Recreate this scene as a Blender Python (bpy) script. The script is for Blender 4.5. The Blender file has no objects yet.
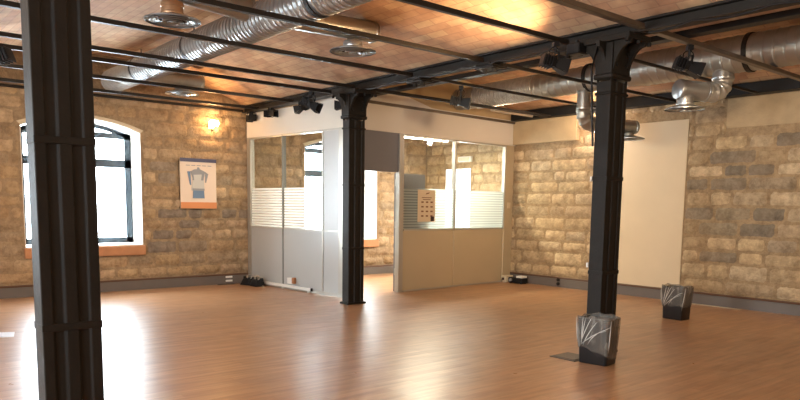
import bpy, bmesh, math, random
from mathutils import Vector, Matrix
R = math.radians
PI = math.pi
sc = bpy.context.scene
C = sc.collection
# ------------------------------------------------------------------ camera
cd = bpy.data.cameras.new('camera'); cam = bpy.data.objects.new('camera', cd); C.objects.link(cam)
sc.camera = cam
F = 685.476
cd.sensor_width = 36; cd.lens = F/800*36
cd.shift_y = 83.689/800
cd.clip_start = .05
_r = Vector((0.6401, 0.7682, 0.0137)); _d = Vector((0.0948, -0.0613, -0.9936)); _f = Vector((-0.7624, 0.6373, -0.1121))
cam.matrix_world = Matrix(((_r.x, -_d.x, -_f.x, 0), (_r.y, -_d.y, -_f.y, 0), (_r.z, -_d.z, -_f.z, 1.55), (0, 0, 0, 1)))
# ------------------------------------------------------------------ world, exposure
SKY = 24.0
w = bpy.data.worlds.new('sky'); sc.world = w; w.use_nodes = True
bg = w.node_tree.nodes['Background']; bg.inputs[0].default_value = (.86, .94, 1, 1); bg.inputs[1].default_value = SKY
vs = sc.view_settings
vs.view_transform = 'Standard'; vs.look = 'None'; vs.gamma = 1; vs.use_curve_mapping = False
vs.exposure = 0.6
XL, YR, XN, YB, ZC = -12.4, 11.15, 3.2, -4.3, 3.42   # left wall, right wall, near wall, back wall, vault springing
CAM = Vector((0, 0, 1.55))

def light(name, kind, loc, power, col, aim=None, size=.1, spot=90, blend=.6, sx=None, sy=None):
    l = bpy.data.lights.new(name, kind); l.energy = power; l.color = col
    if kind == 'AREA':
        l.shape = 'RECTANGLE'; l.size = sx; l.size_y = sy
    else:
        l.shadow_soft_size = size
    if kind == 'SPOT': l.spot_size = R(spot); l.spot_blend = blend
    o = bpy.data.objects.new(name, l); C.objects.link(o); o.location = loc
    if aim is not None:
        o.rotation_euler = (Vector(aim)-Vector(loc)).to_track_quat('-Z', 'Y').to_euler()
    return o
# daylight portals in the window openings (they only guide sampling of the sky)
WIN = [(3.4, 1.9), (8.69, 1.92), (-1.9, 1.9)]
for yc, ww in WIN:
    p = light('daylight_portal', 'AREA', (-12.98, yc, 1.9), 1, (1, 1, 1), (0, yc, 1.9), sx=ww, sy=2.4)
    p.data.cycles.is_portal = True
for xc in (-5.5, -1.0):  # portals for the fill windows added in the back wall
    p = light('daylight_portal', 'AREA', (xc, YB-.45, 1.9), 1, (1, 1, 1), (xc, 0, 1.9), sx=1.9, sy=2.4)
    p.data.cycles.is_portal = True

p = light('daylight_portal', 'AREA', (-11.32, YR+.55, 1.7), 1, (1, 1, 1), (-11.32, 0, 1.7), sx=.8, sy=1.5); p.data.cycles.is_portal = True

# ------------------------------------------------------------------ materials
def mat(name, col, rough=.6, metal=0, noise=None, bump=None, spec=None):
    m = bpy.data.materials.new(name); m.use_nodes = True; nt = m.node_tree
    b = nt.nodes['Principled BSDF']
    b.inputs['Base Color'].default_value = (*col, 1); b.inputs['Roughness'].default_value = rough; b.inputs['Metallic'].default_value = metal
    if spec is not None: b.inputs['Specular IOR Level'].default_value = spec
    tc = nt.nodes.new('ShaderNodeTexCoord')
    if noise:
        sc_, amt = noise
        n = nt.nodes.new('ShaderNodeTexNoise'); n.inputs['Scale'].default_value = sc_; n.inputs['Detail'].default_value = 5
        nt.links.new(tc.outputs['Object'], n.inputs['Vector'])
        mx = nt.nodes.new('ShaderNodeMix'); mx.data_type = 'RGBA'
        mx.inputs['A'].default_value = (*[c*(1-amt) for c in col], 1); mx.inputs['B'].default_value = (*[min(1, c*(1+amt)) for c in col], 1)
        nt.links.new(n.outputs['Fac'], mx.inputs['Factor']); nt.links.new(mx.outputs['Result'], b.inputs['Base Color'])
    if bump:
        n = nt.nodes.new('ShaderNodeTexNoise'); n.inputs['Scale'].default_value = bump[0]; n.inputs['Detail'].default_value = 4
        nt.links.new(tc.outputs['Object'], n.inputs['Vector'])
        bp = nt.nodes.new('ShaderNodeBump'); bp.inputs['Strength'].default_value = bump[1]; bp.inputs['Distance'].default_value = .02
        nt.links.new(n.outputs['Fac'], bp.inputs['Height']); nt.links.new(bp.outputs['Normal'], b.inputs['Normal'])
    return m

def emis(name, col, st):
    m = bpy.data.materials.new(name); m.use_nodes = True; b = m.node_tree.nodes['Principled BSDF']
    b.inputs['Base Color'].default_value = (*col, 1)
    b.inputs['Emission Color'].default_value = (*col, 1); b.inputs['Emission Strength'].default_value = st
    return m

def stone_mat(name, warm):
    m = bpy.data.materials.new(name); m.use_nodes = True; nt = m.node_tree; b = nt.nodes['Principled BSDF']
    b.inputs['Roughness'].default_value = .92; b.inputs['Specular IOR Level'].default_value = .2
    at = nt.nodes.new('ShaderNodeAttribute'); at.attribute_name = 'tint'
    tc = nt.nodes.new('ShaderNodeTexCoord')
    n = nt.nodes.new('ShaderNodeTexNoise'); n.inputs['Scale'].default_value = 6; n.inputs['Detail'].default_value = 9; n.inputs['Roughness'].default_value = .78
    nt.links.new(tc.outputs['Object'], n.inputs['Vector'])
    cr = nt.nodes.new('ShaderNodeValToRGB'); e = cr.color_ramp.elements
    e[0].position = .32; e[0].color = (.52, .49, .45, 1); e[1].position = .60; e[1].color = (1.2, 1.19, 1.14, 1)
    nt.links.new(n.outputs['Fac'], cr.inputs['Fac'])
    mx = nt.nodes.new('ShaderNodeMix'); mx.data_type = 'RGBA'; mx.blend_type = 'MULTIPLY'; mx.inputs['Factor'].default_value = 1
    nt.links.new(at.outputs['Color'], mx.inputs['A']); nt.links.new(cr.outputs['Color'], mx.inputs['B'])
    n2 = nt.nodes.new('ShaderNodeTexNoise'); n2.inputs['Scale'].default_value = 1.1; n2.inputs['Detail'].default_value = 3
    nt.links.new(tc.outputs['Object'], n2.inputs['Vector'])
    mx2 = nt.nodes.new('ShaderNodeMix'); mx2.data_type = 'RGBA'
    mx2.inputs['B'].default_value = (*warm, 1)
    cr2 = nt.nodes.new('ShaderNodeValToRGB'); cr2.color_ramp.elements[0].position = .45; cr2.color_ramp.elements[0].color = (.1, .1, .1, 1)
    cr2.color_ramp.elements[1].position = .7; cr2.color_ramp.elements[1].color = (.34, .34, .34, 1)
    nt.links.new(n2.outputs['Fac'], cr2.inputs['Fac']); nt.links.new(cr2.outputs['Color'], mx2.inputs['Factor'])
    nt.links.new(mx.outputs['Result'], mx2.inputs['A']); nt.links.new(mx2.outputs['Result'], b.inputs['Base Color'])
    n3 = nt.nodes.new('ShaderNodeTexNoise'); n3.inputs['Scale'].default_value = 22; n3.inputs['Detail'].default_value = 6
    nt.links.new(tc.outputs['Object'], n3.inputs['Vector'])
    bp = nt.nodes.new('ShaderNodeBump'); bp.inputs['Strength'].default_value = .8; bp.inputs['Distance'].default_value = .03
    nt.links.new(n3.outputs['Fac'], bp.inputs['Height']); nt.links.new(bp.outputs['Normal'], b.inputs['Normal'])
    return m

def brick_mat():
    m = bpy.data.materials.new('ceiling_tiles'); m.use_nodes = True; nt = m.node_tree; b = nt.nodes['Principled BSDF']
    b.inputs['Roughness'].default_value = .8
    uv = nt.nodes.new('ShaderNodeUVMap')
    br = nt.nodes.new('ShaderNodeTexBrick')
    br.inputs['Color1'].default_value = (.50, .30, .185, 1); br.inputs['Color2'].default_value = (.60, .43, .265, 1)
    br.inputs['Mortar'].default_value = (.42, .25, .16, 1)
    br.inputs['Scale'].default_value = 1; br.inputs['Mortar Size'].default_value = .007; br.inputs['Mortar Smooth'].default_value = .3
    br.inputs['Brick Width'].default_value = .30; br.inputs['Row Height'].default_value = .12; br.inputs['Bias'].default_value = -.15
    nt.links.new(uv.outputs['UV'], br.inputs['Vector'])
    n = nt.nodes.new('ShaderNodeTexNoise'); n.inputs['Scale'].default_value = 1.3; n.inputs['Detail'].default_value = 5; n.inputs['Roughness'].default_value = .65
    nt.links.new(uv.outputs['UV'], n.inputs['Vector'])
    cr = nt.nodes.new('ShaderNodeValToRGB'); e = cr.color_ramp.elements
    e[0].position = .34; e[0].color = (.62, .55, .52, 1); e[1].position = .66; e[1].color = (1.2, 1.18, 1.1, 1)
    nt.links.new(n.outputs['Fac'], cr.inputs['Fac'])
    mx = nt.nodes.new('ShaderNodeMix'); mx.data_type = 'RGBA'; mx.blend_type = 'MULTIPLY'; mx.inputs['Factor'].default_value = 1
    nt.links.new(br.outputs['Color'], mx.inputs['A']); nt.links.new(cr.outputs['Color'], mx.inputs['B'])
    nt.links.new(mx.outputs['Result'], b.inputs['Base Color'])
    bp = nt.nodes.new('ShaderNodeBump'); bp.inputs['Strength'].default_value = .4; bp.inputs['Distance'].default_value = .01; bp.invert = True
    nt.links.new(br.outputs['Fac'], bp.inputs['Height']); nt.links.new(bp.outputs['Normal'], b.inputs['Normal'])
    return m

def floor_mat():
    m = bpy.data.materials.new('laminate_planks'); m.use_nodes = True; nt = m.node_tree; b = nt.nodes['Principled BSDF']
    tc = nt.nodes.new('ShaderNodeTexCoord')
    mp = nt.nodes.new('ShaderNodeMapping'); mp.inputs['Rotation'].default_value = (0, 0, R(90))
    nt.links.new(tc.outputs['Object'], mp.inputs['Vector'])
    br = nt.nodes.new('ShaderNodeTexBrick')
    br.inputs['Color1'].default_value = (.40, .205, .098, 1); br.inputs['Color2'].default_value = (.47, .262, .135, 1); br.inputs['Mortar'].default_value = (.34, .18, .095, 1)
    br.inputs['Scale'].default_value = 1; br.inputs['Mortar Size'].default_value = .002; br.inputs['Brick Width'].default_value = .9; br.inputs['Row Height'].default_value = .095
    br.offset = .37
    nt.links.new(mp.outputs['Vector'], br.inputs['Vector'])
    mp2 = nt.nodes.new('ShaderNodeMapping'); mp2.inputs['Scale'].default_value = (9, .9, 1)
    nt.links.new(tc.outputs['Object'], mp2.inputs['Vector'])
    n = nt.nodes.new('ShaderNodeTexNoise'); n.inputs['Scale'].default_value = 2.2; n.inputs['Detail'].default_value = 6
    nt.links.new(mp2.outputs['Vector'], n.inputs['Vector'])
    cr = nt.nodes.new('ShaderNodeValToRGB'); e = cr.color_ramp.elements
    e[0].position = .33; e[0].color = (.80, .78, .76, 1); e[1].position = .68; e[1].color = (1.15, 1.15, 1.12, 1)
    nt.links.new(n.outputs['Fac'], cr.inputs['Fac'])
    mx = nt.nodes.new('ShaderNodeMix'); mx.data_type = 'RGBA'; mx.blend_type = 'MULTIPLY'; mx.inputs['Factor'].default_value = 1
    nt.links.new(br.outputs['Color'], mx.inputs['A']); nt.links.new(cr.outputs['Color'], mx.inputs['B'])
    nt.links.new(mx.outputs['Result'], b.inputs['Base Color'])
    b.inputs['Roughness'].default_value = .27; b.inputs['Specular IOR Level'].default_value = .8
    n2 = nt.nodes.new('ShaderNodeTexNoise'); n2.inputs['Scale'].default_value = 5; n2.inputs['Detail'].default_value = 3
    nt.links.new(tc.outputs['Object'], n2.inputs['Vector'])
    mr = nt.nodes.new('ShaderNodeMapRange'); mr.inputs['To Min'].default_value = .24; mr.inputs['To Max'].default_value = .38
    nt.links.new(n2.outputs['Fac'], mr.inputs['Value']); nt.links.new(mr.outputs['Result'], b.inputs['Roughness'])
    bp = nt.nodes.new('ShaderNodeBump'); bp.inputs['Strength'].default_value = .12; bp.inputs['Distance'].default_value = .004
    nt.links.new(n.outputs['Fac'], bp.inputs['Height']); nt.links.new(bp.outputs['Normal'], b.inputs['Normal'])
    return m

def glass_mat(name, tint=(1, 1, 1)):
    m = bpy.data.materials.new(name); m.use_nodes = True; nt = m.node_tree; nt.nodes.clear()
    out = nt.nodes.new('ShaderNodeOutputMaterial'); mx = nt.nodes.new('ShaderNodeMixShader')
    t = nt.nodes.new('ShaderNodeBsdfTransparent'); t.inputs[0].default_value = (*tint, 1)
    g = nt.nodes.new('ShaderNodeBsdfGlossy'); g.inputs['Roughness'].default_value = .03
    lw = nt.nodes.new('ShaderNodeLayerWeight'); lw.inputs['Blend'].default_value = .5
    p5 = nt.nodes.new('ShaderNodeMath'); p5.operation = 'POWER'; p5.inputs[1].default_value = 5; nt.links.new(lw.outputs['Facing'], p5.inputs[0])
    f = nt.nodes.new('ShaderNodeMapRange'); f.inputs['To Min'].default_value = .04; nt.links.new(p5.outputs[0], f.inputs['Value'])
    nt.links.new(f.outputs[0], mx.inputs[0]); nt.links.new(t.outputs[0], mx.inputs[1]); nt.links.new(g.outputs[0], mx.inputs[2])
    nt.links.new(mx.outputs[0], out.inputs[0])
    return m

def film_mat(name, col, clear=.25, stripes=True, scale=34):
    m = bpy.data.materials.new(name); m.use_nodes = True; nt = m.node_tree; nt.nodes.clear()
    out = nt.nodes.new('ShaderNodeOutputMaterial')
    t = nt.nodes.new('ShaderNodeBsdfTransparent'); tr = nt.nodes.new('ShaderNodeBsdfTranslucent'); d = nt.nodes.new('ShaderNodeBsdfDiffuse')
    tr.inputs[0].default_value = (*col, 1); d.inputs[0].default_value = (*col, 1)
    m1 = nt.nodes.new('ShaderNodeMixShader'); m1.inputs[0].default_value = .45
    nt.links.new(tr.outputs[0], m1.inputs[1]); nt.links.new(d.outputs[0], m1.inputs[2])
    m2 = nt.nodes.new('ShaderNodeMixShader'); m2.inputs[0].default_value = clear
    nt.links.new(m1.outputs[0], m2.inputs[1]); nt.links.new(t.outputs[0], m2.inputs[2])
    if stripes:
        tc = nt.nodes.new('ShaderNodeTexCoord'); wv = nt.nodes.new('ShaderNodeTexWave'); wv.bands_direction = 'Z'; wv.inputs['Scale'].default_value = scale
        nt.links.new(tc.outputs['Object'], wv.inputs['Vector'])
        mr = nt.nodes.new('ShaderNodeMapRange'); mr.inputs['To Min'].default_value = clear*.5; mr.inputs['To Max'].default_value = min(1, clear*1.6)
        nt.links.new(wv.outputs['Fac'], mr.inputs['Value']); nt.links.new(mr.outputs['Result'], m2.inputs[0])
    nt.links.new(m2.outputs[0], out.inputs[0])
    return m

M = dict(
    iron=mat('dark_painted_iron', (.016, .0128, .0095), .55, 0, (6, .35), (30, .15), .2),
    black=mat('black_enamel', (.008, .008, .0085), .5, spec=.3),
    steel=mat('dark_steel', (.018, .014, .0105), .5, 0, (8, .4), None, .25),
    pale_steel=mat('worn_steel', (.13, .10, .07), .4, .4, (8, .3)),
    duct=mat('galvanised_sheet', (.40, .41, .41), .30, .8, (5, .25)),
    flex=mat('flexible_foil', (.50, .50, .48), .34, .75, (14, .3)),
    duct_warm=mat('dull_galvanised_sheet', (.40, .385, .34), .34, .8, (5, .25)),
    stoneL=stone_mat('left_stone', (.38, .235, .125)),
    stoneR=stone_mat('right_stone', (.42, .27, .14)),
    tiles=brick_mat(), floor=floor_mat(),
    plaster=mat('cream_plaster', (.66, .535, .36), .9, 0, (2.5, .06)),
    rough_plaster=mat('sandy_render', (.43, .315, .18), .95, 0, (6, .22), (25, .5)),
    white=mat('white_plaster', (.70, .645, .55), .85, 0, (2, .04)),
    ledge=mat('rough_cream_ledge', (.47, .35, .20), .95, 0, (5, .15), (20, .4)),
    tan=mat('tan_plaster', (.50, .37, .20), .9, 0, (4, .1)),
    reveal=mat('white_reveal', (.80, .78, .72), .85, 0, (6, .06)),
    arch=mat('arch_render', (.60, .50, .35), .9, 0, (9, .12)),
    grey=mat('grey_skirting', (.135, .115, .10), .5, 0, (4, .1)),
    skirt_top=mat('brown_skirting_edge', (.10, .045, .022), .6),
    panelL=mat('grey_laminate_panel', (.43, .43, .405), .32, 0, (2, .04)),
    panelR=mat('beige_laminate_panel', (.50, .41, .265), .42, 0, (2, .05)),
    alu=mat('aluminium_profile', (.46, .43, .37), .38, .5),
    post_dark=mat('grey_post', (.20, .20, .18), .45, .2),
    header=mat('grey_header_panel', (.17, .165, .175), .45, 0, (2, .06)),
    frame=mat('slate_window_frame', (.035, .055, .075), .4),
    terracotta=mat('terracotta_sill', (.44, .20, .09), .7, 0, (8, .2)),
    whiteplastic=mat('white_plastic', (.78, .76, .70), .4),
    cream_plastic=mat('cream_plastic', (.68, .58, .40), .5),
    navy=mat('navy_print', (.055, .055, .11), .5), peach=mat('peach_paper', (.72, .58, .46), .75), orange=mat('orange_print', (.62, .24, .09), .7),
    pgrey=mat('grey_print', (.26, .26, .27), .7), pblue=mat('blue_print', (.13, .20, .30), .7), plight=mat('pale_grey_print', (.52, .50, .46), .7),
    paper=mat('buff_paper', (.70, .58, .40), .8), ink=mat('brown_ink', (.22, .10, .05), .8), inkdark=mat('dark_ink', (.04, .02, .015), .8),
    binm=mat('black_bin_plastic', (.010, .010, .011), .38), hatch=mat('brushed_floor_lid', (.10, .085, .07), .4, .4),
    paperw=mat('white_paper', (.80, .82, .86), .7), conduit=mat('pale_conduit', (.50, .42, .30), .6),
    glass=glass_mat('clear_glass', (.93, .95, .94)), wglass=glass_mat('window_glass', (.95, .98, 1)),
    filmL=film_mat('white_striped_film', (.90, .89, .85), .50, True, 6.3), filmR=film_mat('pale_striped_film', (.62, .68, .64), .36, True, 6.3),
    bulb=emis('warm_bulb', (1, .62, .28), 55), bulbw=emis('white_bulb', (.90, .90, 1), 60), tube=emis('tube_light', (1, .93, .78), 16),
    lens=mat('dark_lens', (.03, .03, .035), .15),
    stub=mat('orange_lit_neck', (.45, .27, .15), .4, .6),  # orange light falling on the neck is put into its base colour
)
def bag_mat():
    m = bpy.data.materials.new('clear_bin_liner'); m.use_nodes = True; nt = m.node_tree; nt.nodes.clear()
    out = nt.nodes.new('ShaderNodeOutputMaterial'); t = nt.nodes.new('ShaderNodeBsdfTransparent'); t.inputs[0].default_value = (.9, .9, .9, 1)
    p = nt.nodes.new('ShaderNodeBsdfPrincipled'); p.inputs['Base Color'].default_value = (.27, .25, .215, 1); p.inputs['Roughness'].default_value = .25
    tc = nt.nodes.new('ShaderNodeTexCoord'); mp = nt.nodes.new('ShaderNodeMapping'); mp.inputs['Scale'].default_value = (9, 9, 2.4); mp.inputs['Rotation'].default_value = (.35, .5, 0)
    nt.links.new(tc.outputs['Object'], mp.inputs['Vector'])
    n = nt.nodes.new('ShaderNodeTexNoise'); n.inputs['Scale'].default_value = 1.4; n.inputs['Detail'].default_value = 3; n.inputs['Distortion'].default_value = .8
    nt.links.new(mp.outputs['Vector'], n.inputs['Vector'])
    cr = nt.nodes.new('ShaderNodeValToRGB'); e = cr.color_ramp.elements
    e[0].position = .46; e[0].color = (.30, .30, .30, 1); e[1].position = .66; e[1].color = (.75, .75, .75, 1)
    nt.links.new(n.outputs['Fac'], cr.inputs['Fac'])
    mx = nt.nodes.new('ShaderNodeMixShader'); nt.links.new(cr.outputs['Color'], mx.inputs[0])
    nt.links.new(t.outputs[0], mx.inputs[1]); nt.links.new(p.outputs[0], mx.inputs[2]); nt.links.new(mx.outputs[0], out.inputs[0])
    bp = nt.nodes.new('ShaderNodeBump'); bp.inputs['Strength'].default_value = .6; bp.inputs['Distance'].default_value = .02
    nt.links.new(n.outputs['Fac'], bp.inputs['Height']); nt.links.new(bp.outputs['Normal'], p.inputs['Normal'])
    return m
M['bag'] = bag_mat()

# ------------------------------------------------------------------ helpers
def frame_of(d):
    d = Vector(d).normalized()
    up = Vector((0, 0, 1)) if abs(d.z) < .95 else Vector((1, 0, 0))
    a = d.cross(up).normalized(); b = a.cross(d).normalized()
    return a, b, d

class MB:
    def __init__(s): s.bm = bmesh.new()
    def poly(s, pts):
        return s.bm.faces.new([s.bm.verts.new(p) for p in pts])
    def hull(s, q0, q1):
        """solid between two matching loops"""
        a = [s.bm.verts.new(p) for p in q0]; b = [s.bm.verts.new(p) for p in q1]; n = len(a)
        for i in range(n): s.bm.faces.new((a[i], a[(i+1) % n], b[(i+1) % n], b[i]))
        s.bm.faces.new(a[::-1]); s.bm.faces.new(b)
        return s
    def box(s, x0, x1, y0, y1, z0, z1, bev=0):
        q = [(x0, y0), (x1, y0), (x1, y1), (x0, y1)]
        if bev <= 0:
            return s.hull([(x, y, z0) for x, y in q], [(x, y, z1) for x, y in q])
        b = bev
        ring = [(x0+b, y0), (x1-b, y0), (x1, y0+b), (x1, y1-b), (x1-b, y1), (x0+b, y1), (x0, y1-b), (x0, y0+b)]
        ins = [(x0+b, y0+b), (x1-b, y0+b), (x1-b, y0+b), (x1-b, y1-b), (x1-b, y1-b), (x0+b, y1-b), (x0+b, y1-b), (x0+b, y0+b)]
        L = [[(x, y, z0) for x, y in ins], [(x, y, z0+b) for x, y in ring], [(x, y, z1-b) for x, y in ring], [(x, y, z1) for x, y in ins]]
        s.loops(L, caps=True); bmesh.ops.remove_doubles(s.bm, verts=s.bm.verts, dist=1e-5)
        return s
    def loops(s, L, caps=True, closed=False):
        V = [[s.bm.verts.new(p) for p in l] for l in L]; n = len(V[0])
        rng = range(len(V) if closed else len(V)-1)
        for k in rng:
            a, b = V[k], V[(k+1) % len(V)]
            for i in range(n): s.bm.faces.new((a[i], a[(i+1) % n], b[(i+1) % n], b[i]))
        if caps and not closed:
            s.bm.faces.new(V[0][::-1]); s.bm.faces.new(V[-1])
        return s
    def obox(s, c, ax, ay, az, hx, hy, hz):
        c = Vector(c); ax, ay, az = Vector(ax), Vector(ay), Vector(az)
        q = lambda k: [c+ax*i*hx+ay*j*hy+az*k*hz for i, j in ((-1, -1), (1, -1), (1, 1), (-1, 1))]
        return s.hull(q(-1), q(1))
    def cyl(s, p0, p1, r, r1=None, n=16):
        a, b, d = frame_of(Vector(p1)-Vector(p0)); r1 = r if r1 is None else r1
        ring = lambda p, rr: [Vector(p)+a*rr*math.cos(t*2*PI/n)+b*rr*math.sin(t*2*PI/n) for t in range(n)]
        return s.loops([ring(p0, r), ring(p1, r1)])
    def bar(s, p0, p1, w, h):
        a, b, d = frame_of(Vector(p1)-Vector(p0))
        q = lambda p: [Vector(p)+a*i*w/2+b*j*h/2 for i, j in ((-1, -1), (1, -1), (1, 1), (-1, 1))]
        return s.hull(q(p0), q(p1))
    def tube(s, pts, r, n=10, rf=None):
        pts = [Vector(p) for p in pts]; L = []
        prev = None
        for i, p in enumerate(pts):
            d = (pts[min(i+1, len(pts)-1)]-pts[max(i-1, 0)]).normalized()
            if prev is None: a, b, _ = frame_of(d)
            else:
                a = (prev-d*prev.dot(d)).normalized(); b = a.cross(d) if False else d.cross(a)
            prev = a
            rr = rf(i) if rf else r
            L.append([p+a*rr*math.cos(t*2*PI/n)+b*rr*math.sin(t*2*PI/n) for t in range(n)])
        return s.loops(L)
    def lathe(s, c, axis, prof, n=24, caps=True):
        a, b, d = frame_of(axis); c = Vector(c)
        return s.loops([[c+d*h+(a*math.cos(t*2*PI/n)+b*math.sin(t*2*PI/n))*max(r, 1e-4) for t in range(n)] for h, r in prof], caps=caps)
    def prism(s, pts2, z0, z1):
        return s.hull([(x, y, z0) for x, y in pts2], [(x, y, z1) for x, y in pts2])
    def build(s, name, m, parent=None, smooth=False, bevel=0, shift=None):
        bmesh.ops.recalc_face_normals(s.bm, faces=s.bm.faces)
        me = bpy.data.meshes.new(name)
        if shift is not None: bmesh.ops.translate(s.bm, verts=s.bm.verts, vec=-Vector(shift))
        s.bm.to_mesh(me); s.bm.free()
        o = bpy.data.objects.new(name, me); C.objects.link(o)
        if m: me.materials.append(M[m] if isinstance(m, str) else m)
        if shift is not None: o.location = shift
        if smooth:
            for p in me.polygons: p.use_smooth = True
            md = o.modifiers.new('split', 'EDGE_SPLIT'); md.split_angle = R(smooth if smooth is not True else 40)
        if bevel:
            md = o.modifiers.new('bevel', 'BEVEL'); md.width = bevel; md.segments = 2; md.limit_method = 'ANGLE'
        if parent is not None: o.parent = parent
        return o

def tag(o, label, cat, group=None):
    o['label'] = label; o['category'] = cat
    if group: o['group'] = group
    return o
def struct(o): o['kind'] = 'structure'; return o
def empty(name, loc=(0, 0, 0), rz=0):
    o = bpy.data.objects.new(name, None); C.objects.link(o); o.location = loc; o.rotation_euler = (0, 0, rz); o.empty_display_size = .1
    return o
def copy_tree(o, parent=None):
    c = o.copy(); C.objects.link(c)
    if parent is not None: c.parent = parent
    for ch in list(o.children): copy_tree(ch, c)
    return c

# ------------------------------------------------------------------ stone walls
def stonework(bm_owner, origin, u, nrm, u0, u1, z0, z1, holes, pal, seed, hmin=.17, hmax=.27, wmin=.25, wmax=.62, dark=(), prot=.030):
    """blocks laid in courses on the wall plane; holes are (u0,u1,z0,z1)"""
    rnd = random.Random(seed); bm = bm_owner.bm
    lay = bm.loops.layers.float_color.get('tint') or bm.loops.layers.float_color.new('tint')
    O = Vector(origin); U = Vector(u); N = Vector(nrm); Z = Vector((0, 0, 1))
    z = z0
    while z < z1-.05:
        h = rnd.uniform(hmin, hmax)
        if z+h > z1-.09: h = z1-z
        x = u0-rnd.uniform(0, .4)
        while x < u1:
            wd = rnd.uniform(wmin, wmax)*(1.25 if h > .22 else 1)
            a, b = max(x, u0), min(x+wd, u1)
            segs = [(a, b)]
            for (p, q, r, t) in holes:
                if z+h > r+.03 and z < t-.03:
                    ns = []
                    for (c, d) in segs:
                        if d <= p or c >= q: ns.append((c, d))
                        else:
                            if c < p: ns.append((c, p))
                            if d > q: ns.append((q, d))
                    segs = ns
            for (c, d) in segs:
                if d-c < .06: continue
                g = rnd.uniform(.004, .010); j = lambda: rnd.uniform(-.012, .012)
                pr = prot*rnd.uniform(.35, 1.4); bv = rnd.uniform(.012, .028)
                P = lambda q, dd: O+U*q[0]+Z*q[1]+N*dd
                col = list(rnd.choice(pal)); k_ = rnd.uniform(.76, 1.02)
                for (du, dz_, dc) in dark:
                    if c-.02 <= du <= d+.02 and z-.02 <= dz_ <= z+h+.02: col = list(dc); k_ = 1
                nx = max(4, int((d-c)/.055)); nz = max(4, int(h/.05)); G = []
                w0 = d-c-2*g; h0 = h-2*g; tx, tz = rnd.uniform(-.3, .3), rnd.uniform(-.35, .35); ph = rnd.uniform(0, 9)
                for jz in range(nz+1):
                    row = []
                    for ix in range(nx+1):
                        fx, fz = ix/nx, jz/nz; ex = min(fx, 1-fx)*w0; ez = min(fz, 1-fz)*h0; e = min(ex, ez)
                        edge = min(1, e/.045); edge = edge*(2-edge)
                        corner = .011*max(0, 1-math.hypot(ex, ez)/.05)
                        sx = corner*(1 if fx < .5 else -1); sz = corner*(1 if fz < .5 else -1)
                        dep = -.014 if e < 1e-6 else prot*(.25+edge*(.75+.35*tx*(fx-.5)*2+.35*tz*(fz-.5)*2))*rnd.uniform(.72, 1.28)+prot*.25*math.sin(fx*5+ph)*edge
                        wob = .006 if e < 1e-6 else .012
                        px = c+g+fx*w0+sx+rnd.uniform(-wob, wob); pz = z+g+fz*h0+sz+rnd.uniform(-wob, wob)
                        row.append(bm.verts.new(P((min(max(px, c+.001), d-.001), min(max(pz, z+.001), z+h-.001)), dep)))
                    G.append(row)
                for jz in range(nz):
                    for ix in range(nx):
                        kk = k_*rnd.uniform(.93, 1.07)
                        f = bm.faces.new((G[jz][ix], G[jz][ix+1], G[jz+1][ix+1], G[jz+1][ix])); f.smooth = True
                        for lp in f.loops: lp[lay] = (col[0]*kk, col[1]*kk, col[2]*kk, 1)
            x += wd
        z += h
def color_all(mb, col):
    lay = mb.bm.loops.layers.float_color.get('tint') or mb.bm.loops.layers.float_color.new('tint')
    for f in mb.bm.faces:
        for lp in f.loops: lp[lay] = (*col, 1)

Z0W, ZSP, ZCR = .80, 2.77, 2.96     # window sill, springing, crown heights
def arch_pts(yc, ww, n=12, zs=ZSP, zc=ZCR):
    return [(yc-ww/2+ww*i/n, zs+(zc-zs)*(1-(2*i/n-1)**2)) for i in range(n+1)]
ZT = 4.15
# left wall: slab with arched openings
def slab_with_windows(mb, wins, a0, a1, put):
    """put(a, z, depth) -> point; fills the wall face and thickness around arched openings as solid prisms"""
    def quad(pl):
        mb.hull([put(a, z, 0) for a, z in pl], [put(a, z, -.62) for a, z in pl])
    cur = a0
    for yc, ww in sorted(wins):
        l, r = yc-ww/2, yc+ww/2
        quad([(cur, 0), (l, 0), (l, ZT), (cur, ZT)])
        quad([(l, 0), (r, 0), (r, Z0W), (l, Z0W)])
        ap = arch_pts(yc, ww)
        for i in range(len(ap)-1):
            quad([ap[i], ap[i+1], (ap[i+1][0], ZT), (ap[i][0], ZT)])
        cur = r
    quad([(cur, 0), (a1, 0), (a1, ZT), (cur, ZT)])
palL = [(.42, .295, .180), (.46, .335, .21), (.39, .27, .16), (.44, .31, .18), (.41, .30, .20), (.49, .36, .23), (.36, .27, .18)]
mb = MB(); slab_with_windows(mb, WIN, YB, YR, lambda a, z, d: (XL+d, a, z)); color_all(mb, (.30, .22, .14))
holes = [(yc-ww/2-.02, yc+ww/2+.02, Z0W-.2, ZSP+.02) for yc, ww in WIN] + [(yc-ww/2-.06, yc+ww/2+.06, ZSP, ZCR+.05) for yc, ww in WIN]
dk = (.20, .165, .135)
stonework(mb, (XL, 0, 0), (0, 1, 0), (1, 0, 0), YB, YR, .21, 3.38, holes, palL, 3, .17, .26, .26, .58,
          [(4.75, .86, dk), (5.15, .87, dk), (5.05, .66, (.25, .2, .15)), (5.2, 1.28, dk), (5.4, 1.25, dk), (4.9, 2.1, (.27, .22, .17)), (6.2, 1.35, dk), (5.9, 2.05, (.30, .24, .17)), (2.1, 1.1, (.3, .22, .14)), (2.2, 2.2, (.28, .22, .15))])
wl = struct(mb.build('wall_left', 'stoneL'))
for yc, ww in WIN[:2]:
    # smooth render band over the arch and jambs, inner lining of the opening
    ap = arch_pts(yc, ww); ao = [(yc+(y-yc)*1.05, z+.045) for y, z in ap]
    b = MB()
    for i in range(len(ap)-1):
        q = [ap[i], ap[i+1], ao[i+1], ao[i]]
        b.hull([(XL-.02, y, z) for y, z in q], [(XL+.022, y, z) for y, z in q])
    b.build('arch_band', 'arch', wl)
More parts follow.
